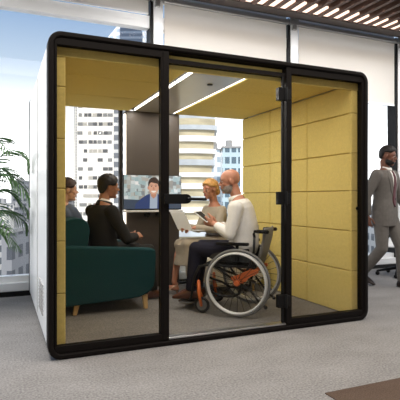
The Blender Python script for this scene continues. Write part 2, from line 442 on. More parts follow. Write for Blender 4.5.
# ------------------------------------------------------------------ teal sofa
M['teal'] = mat('teal_upholstery', (16, 58, 62), .85, 0, .12, 30, .03, .2)
M['oak'] = mat('pale_oak', (214, 178, 122), .5, 0, .12, 8, 0, .4, 4, (1, 1, .15))
sofa = thing('sofa', 'dark teal sofa with pale wooden legs inside the pod', 'sofa', (.14, 1.05, ZF+.002))
def rpoly(pts, r, n=5):
    out = []
    for i, p in enumerate(pts):
        p = V(p); a = V(pts[i-1]); b = V(pts[(i+1) % len(pts)])
        rr = r[i] if isinstance(r, (list, tuple)) else r
        u = (a-p).normalized(); w_ = (b-p).normalized()
        for k in range(n+1):
            t = k/n
            out.append(tuple((p+u*rr)*(1-t)**2 + p*2*t*(1-t) + (p+w_*rr)*t*t))
    return out
arm = rpoly([(.02, .09), (.82, .125), (.965, .20), (.985, .60), (.02, .66)], [.04, .07, .08, .06, .04])
obj('arm', prism(B(), arm, 'y', 0, .13), M['teal'], sofa, bevel=.02)
obj('arm', prism(B(), [(x*.925, z) for x, z in arm], 'y', 1.075, 1.125), M['teal'], sofa, bevel=.02)
back = rpoly([(.0, .12), (.24, .12), (.36, .80), (.31, .905), (.16, .905), (.0, .8)], [.03, .03, .05, .06, .06, .06])
obj('backrest', prism(B(), back, 'y', .135, 1.07), M['teal'], sofa, bevel=.012)
seat = rpoly([(.25, .13), (.89, .16), (.95, .24), (.95, .33), (.90, .40), (.25, .39)], [.02, .06, .07, .07, .06, .02])
obj('seat', prism(B(), seat, 'y', .14, 1.065), M['teal'], sofa, bevel=.012)
for x, y, dx in ((.23, .07, -.03), (.88, .07, .012), (.23, 1.06, -.03), (.88, 1.06, .012)):
    l = B(); z1 = .14
    loft(l, [[(x+dx-.018, y-.018, 0), (x+dx+.018, y-.018, 0), (x+dx+.018, y+.018, 0), (x+dx-.018, y+.018, 0)],
             [(x-.026, y-.026, z1), (x+.026, y-.026, z1), (x+.026, y+.026, z1), (x-.026, y+.026, z1)]])
    obj('leg', l, M['oak'], sofa, bevel=.004)

# beige lounge chair for the woman
M['beige'] = mat('beige_upholstery', (196, 188, 172), .9, 0, .06, 50, .15, .2)
ch = thing('lounge_chair', 'beige upholstered lounge chair under the blonde woman', 'chair', (2.16, 1.72, ZF+.002), math.radians(186))
b_ = B(); prism(b_, rrect(-.30, .34, .12, .42, .05, 5), 'y', -.27, .27); obj('seat', b_, M['beige'], ch, bevel=.03)
for s in (-1, 1):
    b_ = B(); prism(b_, rrect(-.36, .31, .10, .575, .07, 6), 'y', s*.28, s*.36) if s > 0 else prism(b_, rrect(-.36, .31, .10, .575, .07, 6), 'y', -.36, -.28)
    obj('arm', b_, M['beige'], ch, bevel=.025)
b_ = B(); prism(b_, rpoly([(-.32, .1), (-.22, .4), (-.27, .80), (-.37, .80), (-.41, .1)], .04), 'y', -.279, .279); obj('backrest', b_, M['beige'], ch, bevel=.03)
for x in (-.28, .24):
    for y in (-.27, .27):
        l = B(); tube(l, [(x, y, 0), (x, y, .12)], [.014, .02], 12); obj('leg', l, M['oak'], ch)

# ------------------------------------------------------------------ people
def skin(name, rgb):
    m = mat(name, rgb, .5, 0, .05, 25, .04, .4)
    b = m.node_tree.nodes['Principled BSDF']
    try:
        b.inputs['Subsurface Weight'].default_value = .08; b.inputs['Subsurface Radius'].default_value = (.02, .008, .004)
    except Exception: pass
    return m
M['eye_white'] = mat('eye_white', (196, 186, 178), .25)
M['iris'] = mat('eye_iris', (40, 28, 22), .2)

def head_shape(bm, Mx, fem=False, jaw=1.0):
    def bl(c, r, rx=0):
        R = Matrix.Rotation(rx, 4, 'Y')
        bmesh.ops.create_uvsphere(bm, u_segments=20, v_segments=14, radius=1, matrix=Mx @ Matrix.Translation(c) @ R @ Matrix.Diagonal((*r, 1)))
    def cap(pts, rs):
        P = [Mx @ V(p) for p in pts]; limb(bm, P, rs, 10)
    bl((-.012, 0, .034), (.098, .077, .086))          # cranium
    bl((.028, 0, .02), (.066, .068, .07))             # forehead and temples
    bl((.030, 0, -.045), (.058*jaw, .056*jaw, .062))       # face
    bl((.018, 0, -.075), (.058*jaw, .050*jaw, .042), .25)  # jaw
    bl((.066, 0, -.098), (.022, .026*jaw, .019))      # chin
    for s in (1, -1):
        bl((.058, s*.040, -.022), (.025, .019, .018)) # cheekbone
        bl((.072, s*.027, .025), (.018, .026, .010))  # brow ridge
        bl((-.008, s*.076, -.008), (.020, .009, .031), .2)   # ear
        bl((-.002, s*.080, -.003), (.018, .006, .024), .2)
        bl((.096, s*.010, -.029), (.011, .008, .008)) # nostril
    cap([(.084, 0, .014), (.098, 0, -.008), (.110, 0, -.024)], (.008, .009, .0105))
    bl((.080, 0, -.050), (.016, .022, .014))
    bl((.087, 0, -.0555), (.011, .021, .006)); bl((.085, 0, -.0665), (.011, .018, .0065))   # lips

def head_dir_blob(Mx, fn, useg=48, vseg=32):
    """closed blob about the skull: fn(unit direction) -> radius vector in head space"""
    bm = B(); rows = []
    for i in range(vseg+1):
        t = PI*i/vseg; row = []
        for k in range(useg):
            p = 2*PI*k/useg
            d = V((math.sin(t)*math.cos(p), math.sin(t)*math.sin(p), math.cos(t)))
            row.append(bm.verts.new(Mx @ fn(d)))
            if i in (0, vseg): break
        rows.append(row)
    for i in range(vseg):
        a, b = rows[i], rows[i+1]
        for k in range(useg):
            k2 = (k+1) % useg
            if i == 0: bm.faces.new((a[0], b[k], b[k2]))
            elif i == vseg-1: bm.faces.new((a[k], b[0], a[k2]))
            else: bm.faces.new((a[k], b[k], b[k2], a[k2]))
    return bm

def hair_fn(front=.062, side=.0, back=-.075, th=.012, top=.0, wob=.003):
    rh = random.Random(5); ph = [rh.uniform(0, 6) for _ in range(6)]
    def fn(d):
        c = V((-.010, 0, .030)); base = V((d.x*.102, d.y*.079, d.z*.090))
        p = c+base
        if d.x < -.25 and d.z < 0: base.z *= 1.45; p = c+base
        az = math.atan2(d.y, d.x); f = abs(az)/PI                    # 0 front, 1 back
        if f < .30: lim = front + (side+.02-front)*max(0, (f-.16)/.14)
        elif f < .55: lim = side+.02
        else: lim = side + (back-side)*min(1, (f-.55)/.2)
        if f < .16: lim = front
        k = max(0, min(1, (p.z-lim)/.012))
        t = th + top*max(0, d.z) + wob*(math.sin(9*az+ph[0])*math.sin(14*d.z+ph[1])+math.sin(17*az+ph[2])*.6)
        return c + base*(.80 + .20*k) + base.normalized()*t*k
    return fn

def hand(bm, w, d, n, th, curl=.5, s=1.0, thumb_in=.4):
    """w wrist point, d pointing direction, n palm normal (palm faces n), th thumb side direction"""
    w = V(w); d = V(d).normalized(); n = V(n); n = (n-d*n.dot(d)).normalized(); t = d.cross(n)
    if t.dot(V(th)) < 0: t = -t
    rings = []
    for q, a, b in ((-.02, .018, .025), (.015, .016, .030), (.055, .015, .041), (.088, .013, .042), (.098, .010, .039)):
        c = w+d*q*s
        rings.append([c+n*a*s*math.cos(2*PI*k/12)+t*b*s*math.sin(2*PI*k/12) for k in range(12)])
    loft(bm, rings)
    for i, (off, L) in enumerate(((.030, .072), (.010, .080), (-.011, .074), (-.031, .058))):
        p = w+d*.088*s+t*off*s
        a = curl*(1+.12*i)
        pts = [p]; ang = a*.5
        for f in (.45, .30, .25):
            dd = d*math.cos(ang)+n*math.sin(ang)
            p = p+dd*L*f*s; pts.append(p); ang += a*.9
        limb(bm, pts, [.0098*s, .0092*s, .0085*s, .0075*s], 8)
    p = w+d*.022*s+t*.026*s
    d1 = (d*.62+t*.70+n*.30*thumb_in).normalized(); d2 = (d*.88+t*.25+n*.5*thumb_in).normalized()
    limb(bm, [p, p+d1*.042*s, p+d1*.042*s+d2*.030*s, p+d1*.042*s+d2*.055*s], [.014*s, .0115*s, .0105*s, .0085*s], 8)

def torso(bm, spine, prof, left):
    """spine: list of points low to high; prof: (param 0..1, half depth, half width)"""
    L = V(left).normalized(); pts = [V(p) for p in spine]
    seg = [(b-a).length for a, b in zip(pts, pts[1:])]; tot = sum(seg)
    def at(q):
        q *= tot
        for a, b, s in zip(pts, pts[1:], seg):
            if q <= s or b is pts[-1]: return a+(b-a)*(q/s), (b-a).normalized()
            q -= s
    rings = []
    for q, a, b in prof:
        c, T = at(q); F = L.cross(T).normalized()
        ring = []
        for k in range(24):
            an = 2*PI*k/24
            ca, sa = math.cos(an), math.sin(an)
            e = .86
            ring.append(c+F*a*math.copysign(abs(ca)**e, ca)+L*b*math.copysign(abs(sa)**e, sa))
        rings.append(ring)
    loft(bm, rings)

TORSO_M = [(-.10, .085, .12), (0, .115, .165), (.14, .115, .165), (.30, .105, .150), (.48, .105, .150), (.66, .118, .165), (.80, .112, .172), (.90, .095, .155), (.97, .070, .10), (1.05, .055, .06)]
TORSO_F = [(-.10, .085, .13), (0, .115, .175), (.14, .110, .170), (.32, .090, .130), (.48, .088, .122), (.64, .110, .138), (.74, .118, .142), (.86, .085, .142), (.95, .062, .095), (1.05, .045, .05)]
def grow(prof, g, lo=-9, hi=9): return [(q, a+g, b+g) for q, a, b in prof if lo <= q <= hi]

def build_body(parent, J, mskin, fem=False, jaw=1.0, hands=True):
    """J: joints in the person's own frame (x forward, y left). Returns head matrix."""
    bm = B(); s = .88 if fem else 1.0
    torso(bm, J['spine'], TORSO_F if fem else TORSO_M, J.get('left', (0, 1, 0)))
    nb = V(J['spine'][-1]); hc = V(J['head'])
    Hm = Matrix.Translation(hc) @ Matrix.Rotation(J.get('yaw', 0), 4, 'Z') @ Matrix.Rotation(J.get('pitch', 0), 4, 'Y') @ Matrix.Scale(.95 if fem else 1.0, 4)
    limb(bm, [nb-V((0, 0, .03)), Hm @ V((-.035, 0, -.075)), Hm @ V((-.02, 0, -.02))], [.060*s, .054*s, .05*s])
    head_shape(bm, Hm, fem, jaw)
    for sd in 'LR':
        sh, el, wr = (V(J[k+sd]) for k in ('sh', 'el', 'wr'))
        m1 = el.lerp(wr, .3)
        limb(bm, [sh, sh.lerp(el, .4), el, m1, wr], [.056*s, .050*s, .040*s, .041*s, .027*s])
        hp, kn, an = (V(J[k+sd]) for k in ('hp', 'kn', 'an'))
        c1 = kn.lerp(an, .3)
        limb(bm, [hp, hp.lerp(kn, .35), kn, c1, kn.lerp(an, .65), an], [.082*s, .078*s, .056*s, .056*s, .044*s, .036*s])
        to = V(J['to'+sd]); fd = (to-an); hl = an - V((fd.x, fd.y, 0)).normalized()*.035; hl.z = to.z+.015
        ft = .7 if J.get('shod') else 1.0; md = an.lerp(to, .55) - V((0, 0, .014 if J.get('shod') else 0))
        limb(bm, [an, hl], [.034*s, .030*s*ft]); limb(bm, [hl, md, to], [.032*s*ft, .033*s*ft, .024*s*ft])
        if 'hd'+sd in J:
            d, n, th, cu = J['hd'+sd]; hand(bm, wr, d, n, th, cu, .95*s if fem else 1.0)
    me = remesh(bm, .0055, 3, .5)
    link('body', me, mskin, parent)
    return Hm

def face_parts(parent, Hm, brow, lip):
    for s in (1, -1):
        e = B(); ball(e, Hm @ V((.0745, s*.031, .003)), (.0115, .0115, .009)); eo = obj('eye', e, M['eye_white'], parent, smooth=True)
        e = B(); ball(e, Hm @ V((.0828, s*.0315, .003)), .0056); obj('iris', e, M['iris'], eo, smooth=True)
        e = B(); limb(e, [Hm @ V(p) for p in ((.0925, s*.013, .0255), (.089, s*.030, .031), (.074, s*.049, .025))], [.0038, .0045, .003], 8)
        link('eyebrow', remesh(e, .002, 1), brow, parent)
    e = B(); ball(e, Hm @ V((.0915, 0, -.0560)), (.0075, .020, .0048)); ball(e, Hm @ V((.0895, 0, -.0660)), (.0080, .017, .0055))
    link('lips', remesh(e, .0022, 2), lip, parent)

def sleeve(bm, J, sd, g, s=1.0, upto=.94):
    sh, el, wr = (V(J[k+sd]) for k in ('sh', 'el', 'wr'))
    end = el.lerp(wr, upto)
    limb(bm, [sh, sh.lerp(el, .4), el], [(.058*s)+g, (.052*s)+g, (.045*s)+g])
    pts = [el, el.lerp(end, .35), end]
    tube(bm, pts, [.045*s+g, .044*s+g, .034*s+g], 14)

def trousers(bm, J, g, s=1.0, upto=1.0, flare=.0):
    for sd in 'LR':
        hp, kn, an = (V(J[k+sd]) for k in ('hp', 'kn', 'an'))
        limb(bm, [hp, hp.lerp(kn, .35), kn], [.088*s+g, .082*s+g, .062*s+g])
        tube(bm, [kn, kn.lerp(an, .3), kn.lerp(an, .65), kn.lerp(an, upto)], [.061*s+g, .060*s+g, .053*s+g+flare, .050*s+g+flare], 16)
    torso(bm, J['spine'], [(-.14, .085+g, .13+g), (-.06, .11+g, .16+g), (0, .118+g, .168+g), (.12, .116+g, .166+g), (.20, .110+g, .158+g)], J.get('left', (0, 1, 0)))

def shoes(parent, J, m, s=1.0, sole=None):
    for sd in 'LR':
        an, to = V(J['an'+sd]), V(J['to'+sd]); f = V((to.x-an.x, to.y-an.y, 0)).normalized(); L = f.cross(V((0, 0, 1)))
        up = V((0, 0, 1)); sl_ = (to.z-.03-(an.z-.085))/max(.05, (to-an).length)
        z0 = an.z-.085; b = B(); rings = []
        for q, wd, h in ((-.078, .018, .06), (-.062, .036, .085), (-.02, .042, .108), (.03, .042, .104), (.08, .043, .080), (.13, .044, .060), (.17, .036, .042), (.195, .018, .028)):
            zz = z0+sl_*max(0, q); c = V((an.x, an.y, zz))+f*q*s
            ring = []
            for k in range(16):
                a = 2*PI*k/16; x, y = math.cos(a), math.sin(a)
                ring.append(c+L*x*wd*s+up*((h*.5+y*h*.5) if y > 0 else (h*.5+max(y, -.75)*h*.66))*s)
            rings.append(ring)
        loft(b, rings); link('shoe', remesh(b, .005, 2), m, parent)

def collar(bm, c, r, h, tilt=0):
    c = V(c); n = 24; ro = []; ri = []
    for z, k in ((0, 1.12), (h, .98), (h*.96, .90), (0, 1.0)):
        ro.append([c+V((r*k*math.cos(2*PI*i/n)+tilt*z, r*k*math.sin(2*PI*i/n), z-.018*math.cos(2*PI*i/n))) for i in range(n)])
    loft(bm, ro, closed=True)

# ---- man on the sofa
M['skin_tan'] = skin('warm_brown_skin', (168, 116, 88)); M['skin_pale'] = skin('pale_skin', (214, 166, 138))
M['skin_ruddy'] = skin('ruddy_skin', (190, 132, 106)); M['skin_deep'] = skin('deep_brown_skin', (122, 80, 62))
M['hair_dark'] = mat('dark_hair', (24, 18, 16), .55, 0, .4, 90, .4, .4, 3, (1, 1, .3))
M['suit_black'] = mat('charcoal_suit', (36, 35, 34), .85, 0, .15, 30, .03, .2)
M['shirt_white'] = mat('white_shirt', (232, 228, 222), .8, 0, .03, 30, .25, .2)
M['shoe_brown'] = mat('brown_leather', (84, 48, 34), .35, 0, .1, 20)
M['lip'] = mat('lip', (150, 84, 72), .45); M['lip_red'] = mat('lip_red', (170, 70, 66), .4)

def seated_man(root, J, sk, jacket, trs, hair, shoe):
    J['shod'] = 1; Hm = build_body(root, J, sk)
    face_parts(root, Hm, hair, M['lip'])
    b = B(); torso(b, J['spine'], grow(TORSO_M, .014, -.05, 1.0), J.get('left', (0, 1, 0)))
    for sd in 'LR': sleeve(b, J, sd, .012)
    ls = V(J['spine'][-1]); sp_ = J['spine']
    me = remesh(b, .007, 4); link('jacket', me, jacket, root)
    b = B(); trousers(b, J, .008); link('trousers', remesh(b, .008, 3), trs, root)
    shoes(root, J, shoe)
    return Hm, me

p1 = thing('person', 'man in charcoal suit seated on the teal sofa, face turned to the screen', 'person', (.615, 1.43, ZF+.002), math.radians(22))
J = dict(spine=[(.09, 0, .50), (.055, 0, .72), (.06, 0, 1.045)], head=(.135, .0, 1.215), yaw=math.radians(-20), pitch=math.radians(3),
         shL=(.045, .185, .965), shR=(.045, -.185, .965), elL=(.22, .19, .70), elR=(.17, -.27, .69),
         wrL=(.40, .09, .70), wrR=(.40, -.11, .69), hpL=(.11, .09, .50), hpR=(.11, -.10, .50),
         knL=(.575, .11, .53), knR=(.575, -.12, .53), anL=(.60, .12, .095), anR=(.60, -.14, .095), toL=(.76, .13, .035), toR=(.76, -.17, .035),
         hdL=((1, -.5, .15), (0, -.4, -1), (0, -.3, 1), .8), hdR=((1, .35, .2), (0, .6, -.6), (-.2, .3, 1), .7))
Hm, jm = seated_man(p1, J, M['skin_tan'], M['suit_black'], M['suit_black'], M['hair_dark'], M['shoe_brown'])
obj('hair', head_dir_blob(Hm, hair_fn(.062, -.012, -.085, .010, .012)), M['hair_dark'], p1, smooth=True)
b = B(); collar(b, (.078, 0, 1.036), .063, .046, .3); obj('shirt_collar', b, M['shirt_white'], p1, smooth=True)
b = B(); collar(b, (.070, 0, 1.008), .080, .056, .3); obj('jacket_collar', b, M['suit_black'], p1, smooth=True)
obj('shirt', drape(jm, [(-.045, .045, 1.03), (-.05, .05, .98), (-.035, .035, .90), (-.006, .006, .80)], 10, .003), M['shirt_white'], p1, smooth=True)
M['stubble'] = mat('short_stubble', (92, 62, 48), .8)
def beard_fn(lo=-.118, hi=-.035, th=.006):
    def fn(d):
        c = V((.020, 0, -.064)); base = V((d.x*.063, d.y*.057, d.z*.054)); p = c+base
        if d.x > .2: base.x += .008*d.x
        k = 1 if (p.x > -.012 and p.z < hi + (.03 if abs(p.y) > .035 else -.002)) else 0
        if p.z > -.050 and abs(p.y) < .026 and p.x > .05: k = 0
        return c + base*(.86+.14*k) + base.normalized()*th*k
    return fn

# ---- person at the far end of the sofa, mostly behind the pod frame
M['suit_blue'] = mat('blue_grey_jacket', (96, 106, 124), .85, 0, .1, 30, .03, .2)
M['hair_brown'] = mat('brown_hair', (62, 44, 40), .55, 0, .35, 90, .4, .4, 3, (1, 1, .3))
p5 = thing('person', 'person in blue grey jacket at far end of sofa, mostly behind frame', 'person', (.365, 1.885, ZF+.002), math.radians(-4))
J = dict(spine=[(.20, 0, .50), (.10, 0, .74), (-.05, 0, 1.02)], head=(.01, 0, 1.185), yaw=math.radians(5),
         shL=(-.04, .155, .94), shR=(-.04, -.155, .94), elL=(.10, .17, .70), elR=(.10, -.16, .70),
         wrL=(.34, .10, .65), wrR=(.34, -.10, .65), hpL=(.22, .09, .50), hpR=(.22, -.09, .50),
         knL=(.745, .10, .53), knR=(.745, -.08, .53), anL=(.80, .10, .095), anR=(.74, -.06, .095), toL=(.97, .11, .035), toR=(.90, -.06, .035),
         hdL=((1, -.3, -.1), (0, 0, -1), (0, -1, 0), .5), hdR=((1, .3, -.1), (0, 0, -1), (0, 1, 0), .5))
Hm, _ = seated_man(p5, J, M['skin_pale'], M['suit_blue'], M['suit_black'], M['hair_brown'], M['shoe_brown'])
obj('hair', head_dir_blob(Hm, hair_fn(.055, .0, -.06, .014, .012)), M['hair_brown'], p5, smooth=True)

# ---- blonde woman
M['sweater'] = mat('beige_knit', (176, 164, 146), .95, 0, .1, 90, .3, .1)
M['skirt'] = mat('taupe_skirt', (168, 156, 138), .85, 0, .06, 40, .12, .2)
M['blonde'] = mat('blonde_hair', (206, 156, 92), .45, 0, .28, 60, .4, .5, 3, (1, 1, .25))
M['pump'] = mat('nude_leather', (188, 150, 122), .35)
M['belt'] = mat('dark_belt', (52, 48, 46), .6)
p2 = thing('person', 'blonde woman with low bun in beige top and skirt, seated', 'person', (2.10, 1.74, ZF+.002), math.radians(190))
J = dict(spine=[(0, 0, .52), (-.01, 0, .72), (.03, 0, 1.03)], head=(.085, 0, 1.20), yaw=math.radians(4), pitch=math.radians(4),
         shL=(.025, .160, .955), shR=(.025, -.160, .955), elL=(.12, .21, .74), elR=(.13, -.19, .72),
         wrL=(.34, .05, .755), wrR=(.35, -.06, .76), hpL=(.0, .09, .52), hpR=(.0, -.09, .52),
         knL=(.46, .07, .565), knR=(.48, -.05, .56), anL=(.33, .10, .13), anR=(.55, -.06, .13), toL=(.48, .13, .035), toR=(.70, -.07, .035),
         hdL=((1, -.15, -.15), (0, 0, -1), (0, -1, 0), .6), hdR=((1, .15, -.1), (0, 0, -1), (0, 1, 0), .6))
Hm = build_body(p2, J, M['skin_ruddy'], fem=True, jaw=.94)
M['brow_b'] = mat('light_brow', (140, 100, 66), .7)
face_parts(p2, Hm, M['brow_b'], M['lip_red'])
hb = head_dir_blob(Hm, hair_fn(.060, .010, -.05, .015, .008, .004)); hobj = obj('hair', hb, M['blonde'], p2, smooth=True)
bn = B(); ball(bn, Hm @ V((-.105, 0, -.028)), (.042, .046, .046), 20, 14); obj('hair_bun', bn, M['blonde'], hobj, smooth=True)
b = B(); torso(b, J['spine'], grow(TORSO_F, .010, .02, 1.0), (0, 1, 0))
for sd in 'LR': sleeve(b, J, sd, .008, .88)
link('sweater', remesh(b, .006, 3), M['sweater'], p2)
b = B(); torso(b, J['spine'], [(.24, .125, .160), (.28, .112, .148), (.34, .108, .144), (.37, .104, .140)], (0, 1, 0)); obj('belt', b, M['belt'], p2, smooth=True)
b = B()
for sd in 'LR':
    hp, kn = V(J['hp'+sd]), V(J['kn'+sd]); limb(b, [hp, hp.lerp(kn, .5), kn], [.100, .092, .070])
hp, kn = V((0, 0, .52)), V((.49, .01, .56))
lo = V((.46, .02, .30))
rings = []
for c, a, h in ((V((.02, 0, .53)), .16, .10), (V((.25, 0, .55)), .15, .085), (V((.44, .005, .56)), .125, .07)):
    rings.append([c+V((0, a*math.cos(2*PI*k/24), h*math.sin(2*PI*k/24))) for k in range(24)])
loft(b, rings)
rings = []
for c, a, h in ((V((.47, .005, .57)), .125, .07), (V((.46, .005, .45)), .135, .085), (V((.46, .01, .335)), .145, .115)):
    rings.append([c+V((h*math.cos(2*PI*k/24), a*math.sin(2*PI*k/24), 0)) for k in range(24)])
loft(b, rings)
torso(b, J['spine'], [(-.12, .10, .15), (0, .128, .185), (.14, .122, .18), (.26, .105, .145)], (0, 1, 0))
link('skirt', remesh(b, .008, 4), M['skirt'], p2)
for sd in 'LR':
    an, to = V(J['an'+sd]), V(J['to'+sd]); f = V((to.x-an.x, to.y-an.y, 0)).normalized(); L = f.cross(V((0, 0, 1)))
    b = B(); rings = []
    for q, wd, z, h in ((-.045, .018, .075, .05), (-.02, .030, .072, .04), (.04, .031, .052, .032), (.10, .035, .018, .036), (.15, .034, .004, .034), (.20, .018, .003, .022), (.215, .006, .004, .012)):
        c = V((an.x, an.y, z))+f*q
        rings.append([c+L*wd*math.cos(2*PI*k/14)+V((0, 0, h*.5+h*.5*max(-1, math.sin(2*PI*k/14)))) for k in range(14)])
    loft(b, rings); c = V((an.x, an.y, 0))-f*.03
    tube(b, [c-f*.006, c+V((0, 0, .085))], [.008, .018], 10)
    link('pump_shoe', remesh(b, .004, 1), M['pump'], p2)
# the white document she reads
M['paper'] = mat('white_paper', (246, 246, 246), .7)
nb = M['paper'].node_tree; tl = nb.nodes.new('ShaderNodeBsdfTranslucent'); tl.inputs[0].default_value = sl((246, 246, 244)); mxb = nb.nodes.new('ShaderNodeMixShader'); mxb.inputs[0].default_value = .7
nb.links.new(nb.nodes['Principled BSDF'].outputs[0], mxb.inputs[1]); nb.links.new(tl.outputs[0], mxb.inputs[2]); nb.links.new(mxb.outputs[0], nb.nodes['Material Output'].inputs[0])
doc = B()
for s, a in ((0, 0), (1, 1)):
    pass
d0 = thing('notebook', 'open white notebook held up by the blonde woman', 'notebook', (1.655, 1.67, .765), math.radians(190))
pg = B(); loft(pg, [[(-.02, -.16, 0), (-.02, .16, 0), (-.012, .16, 0), (-.012, -.16, 0)], [(.09, -.16, .21), (.09, .16, .21), (.098, .16, .21), (.098, -.16, .21)]]); obj('page', pg, M['paper'], d0)
pg = B(); box(pg, -.22, -.015, -.16, .16, -.006, .002); obj('page', pg, M['paper'], d0)

# ---- wheelchair and its user
HW = math.radians(138)
M['tyre'] = mat('grey_tyre', (112, 111, 109), .7); M['rim'] = mat('silver_rim', (222, 221, 218), .3, .2)
M['orange'] = mat('orange_paint', (206, 104, 48), .35, .1, .03, 12); M['chair_black'] = mat('black_tube', (26, 26, 27), .4, .2)
M['sling'] = mat('grey_sling', (120, 117, 112), .85, 0, .08, 30, .03)
wc = thing('wheelchair', 'manual wheelchair with silver rims and orange forks', 'wheelchair', (1.915, .683, ZF+.001), HW)
RW = .316
def circ(y, r, z=RW, n=48, x=0): return [(x+r*math.cos(2*PI*k/n), y, z+r*math.sin(2*PI*k/n)) for k in range(n)]
wheel0 = None
for s in (1, -1):
    y = s*.31
    wo = obj('wheel', tube(B(), circ(y, RW-.014), .0135, 10, True), M['tyre'], wc, smooth=True)
    obj('rim', tube(B(), circ(y, RW-.036), .010, 8, True), M['rim'], wo, smooth=True)
    hr = tube(B(), circ(y+s*.045, RW-.040), .0095, 8, True)
    for k in range(6):
        a = 2*PI*k/6; tube(hr, [(math.cos(a)*(RW-.036), y, RW+math.sin(a)*(RW-.036)), (math.cos(a)*(RW-.040), y+s*.045, RW+math.sin(a)*(RW-.040))], .005, 6)
    obj('hand_rim', hr, M['rim'], wo, smooth=True)
    hb = B(); tube(hb, [(0, y-s*.04, RW), (0, y+s*.012, RW)], .030, 16); tube(hb, [(0, y+s*.012, RW), (0, y+s*.03, RW)], .018, 14); obj('hub', hb, M['orange'], wo)
    spk = B()
    for k in range(24):
        a = 2*PI*k/24; a2 = a+(.5 if k % 2 else -.5)
        tube(spk, [(.026*math.cos(a2), y+(.012 if k % 2 else -.012), RW+.026*math.sin(a2)), ((RW-.036)*math.cos(a), y, RW+(RW-.036)*math.sin(a))], .0026, 5)
    obj('spokes', spk, M['chair_black'], wo)
for s in (1, -1):
    y = s*.25
    cw = obj('caster', tube(B(), circ(y, .062, .077, 24, .36), .014, 8, True), M['chair_black'], wc, smooth=True)
    tube_ = B(); tube(tube_, [(.36, y-.012, .077), (.36, y+.012, .077)], .05, 20); obj('caster_disc', tube_, M['tyre'], cw)
    fk = B(); limb(fk, [(.36, y+.026, .077), (.38, y+.026, .17), (.39, y, .20), (.395, y, .30)], [.014, .015, .02, .016], 10)
    limb(fk, [(.36, y-.026, .077), (.38, y-.026, .17), (.39, y, .20)], [.014, .015, .02], 10)
    obj('fork', fk, M['orange'], cw, smooth=True)
fr = B()
for s in (1, -1):
    y = s*.225
    tube(fr, [(-.145, y, .74), (-.14, y, .60), (-.10, y, .47), (-.06, y, .40)], .0125, 10)
    tube(fr, [(-.12, y, .455), (.31, y, .46), (.40, y, .44), (.45, y, .33), (.48, y, .14), (.51, y*.8, .10)], .0125, 10)
    tube(fr, [(-.06, y, .42), (-.02, y, .30), (.0, y, .20), (.06, y, .17), (.20, y, .17), (.30, y, .22), (.44, y, .26)], .0125, 10)
    tube(fr, [(.0, y, .30), (.30, y, .48)], .012, 10)
    tube(fr, [(-.02, y, RW), (.0, s*.27, RW)], .014, 10)
    tube(fr, [(-.06, y, .30), (-.20, y, .12), (-.24, y, .10)], .010, 8); ball(fr, (-.25, y, .09), .02)
tube(fr, [(0, -.25, RW), (0, .25, RW)], .014, 12)
tube(fr, [(-.06, -.21, .24), (.26, .21, .45)], .012, 10); tube(fr, [(-.06, .21, .24), (.26, -.21, .45)], .012, 10)
obj('frame', fr, M['chair_black'], wc, smooth=True)
for s in (1, -1):
    b = B(); y = s*.235
    prism(b, rpoly([(.05, .30), (-.05, .30), (-.10, .36), (-.19, .41), (-.18, .44), (-.08, .425), (.03, .37), (.08, .36)], .015, 3), 'y', y-.014, y+.014)
    obj('bracket', b, M['orange'], wc, bevel=.004)
    b = B(); prism(b, rpoly([(-.11, .50), (.22, .505), (.30, .53), (.26, .57), (-.10, .63)], .02, 4), 'y', s*.238-.006, s*.238+.006); obj('side_guard', b, M['chair_black'], wc)
    b = B(); limb(b, [(-.145, s*.225, .735), (-.14, s*.225, .765), (-.15, s*.225, .79), (-.27, s*.225, .787)], [.0125, .0125, .014, .015], 10)
    tube(b, [(-.17, s*.225, .7895), (-.275, s*.225, .787)], .0175, 12); obj('push_handle', b, M['black'], wc, smooth=True)
    b = B(); prism(b, rrect(-.10, .22, .655, .685, .014, 4), 'y', s*.255-.022, s*.255+.022); box(b, .0, .03, s*.25-.008, s*.25+.008, .50, .66); obj('armrest', b, M['black'], wc, bevel=.006)
b = B(); prism(b, rrect(-.16, .36, .44, .472, .014, 4), 'y', -.215, .215); obj('seat', b, M['black'], wc, bevel=.008)
b = B()
rows = []
for z, x in ((.48, -.165), (.60, -.205), (.72, -.235), (.79, -.245), (.82, -.245)):
    rows.append([(x-.03*math.cos(PI*(k/12-.5))-(.0 if i else 0), -.205+.41*k/12, z) for i in (0,) for k in range(13)] + [(x-.03*math.cos(PI*(k/12-.5))+.018, -.205+.41*k/12, z) for k in range(12, -1, -1)])
loft(b, rows); obj('backrest', b, M['sling'], wc, smooth=True)
b = B(); box(b, .46, .63, -.19, .19, .075, .09); obj('footplate', b, M['chair_black'], wc, bevel=.004)

M['navy'] = mat('navy_trousers', (34, 33, 46), .85, 0, .12, 30, .03, .2)
M['grey_beard'] = mat('grey_beard', (140, 130, 122), .9, 0, .4, 120, .5)
p3 = thing('person', 'bald bearded man in white shirt seated in the wheelchair', 'person', (1.88, .715, ZF+.003), math.radians(141))
J = dict(spine=[(-.03, 0, .57), (-.05, 0, .78), (.02, 0, 1.095)], head=(.105, .0, 1.265), yaw=math.radians(20), pitch=math.radians(6),
         shL=(.0, .185, 1.005), shR=(.0, -.185, 1.005), elL=(.05, .245, .755), elR=(.06, -.24, .755),
         wrL=(.245, .10, .845), wrR=(.25, -.06, .83), hpL=(.0, .10, .575), hpR=(.0, -.10, .575),
         knL=(.42, .12, .60), knR=(.42, -.11, .60), anL=(.47, .11, .185), anR=(.47, -.10, .185), toL=(.615, .12, .125), toR=(.615, -.11, .125),
         hdL=((.85, -.25, .30), (.1, -1, .2), (-.2, .2, 1), .75), hdR=((.85, .25, .25), (.1, 1, .2), (-.2, 0, 1), .75))
J['shod'] = 1
Hm = build_body(p3, J, M['skin_ruddy'], jaw=1.02)
face_parts(p3, Hm, M['grey_beard'], M['lip'])
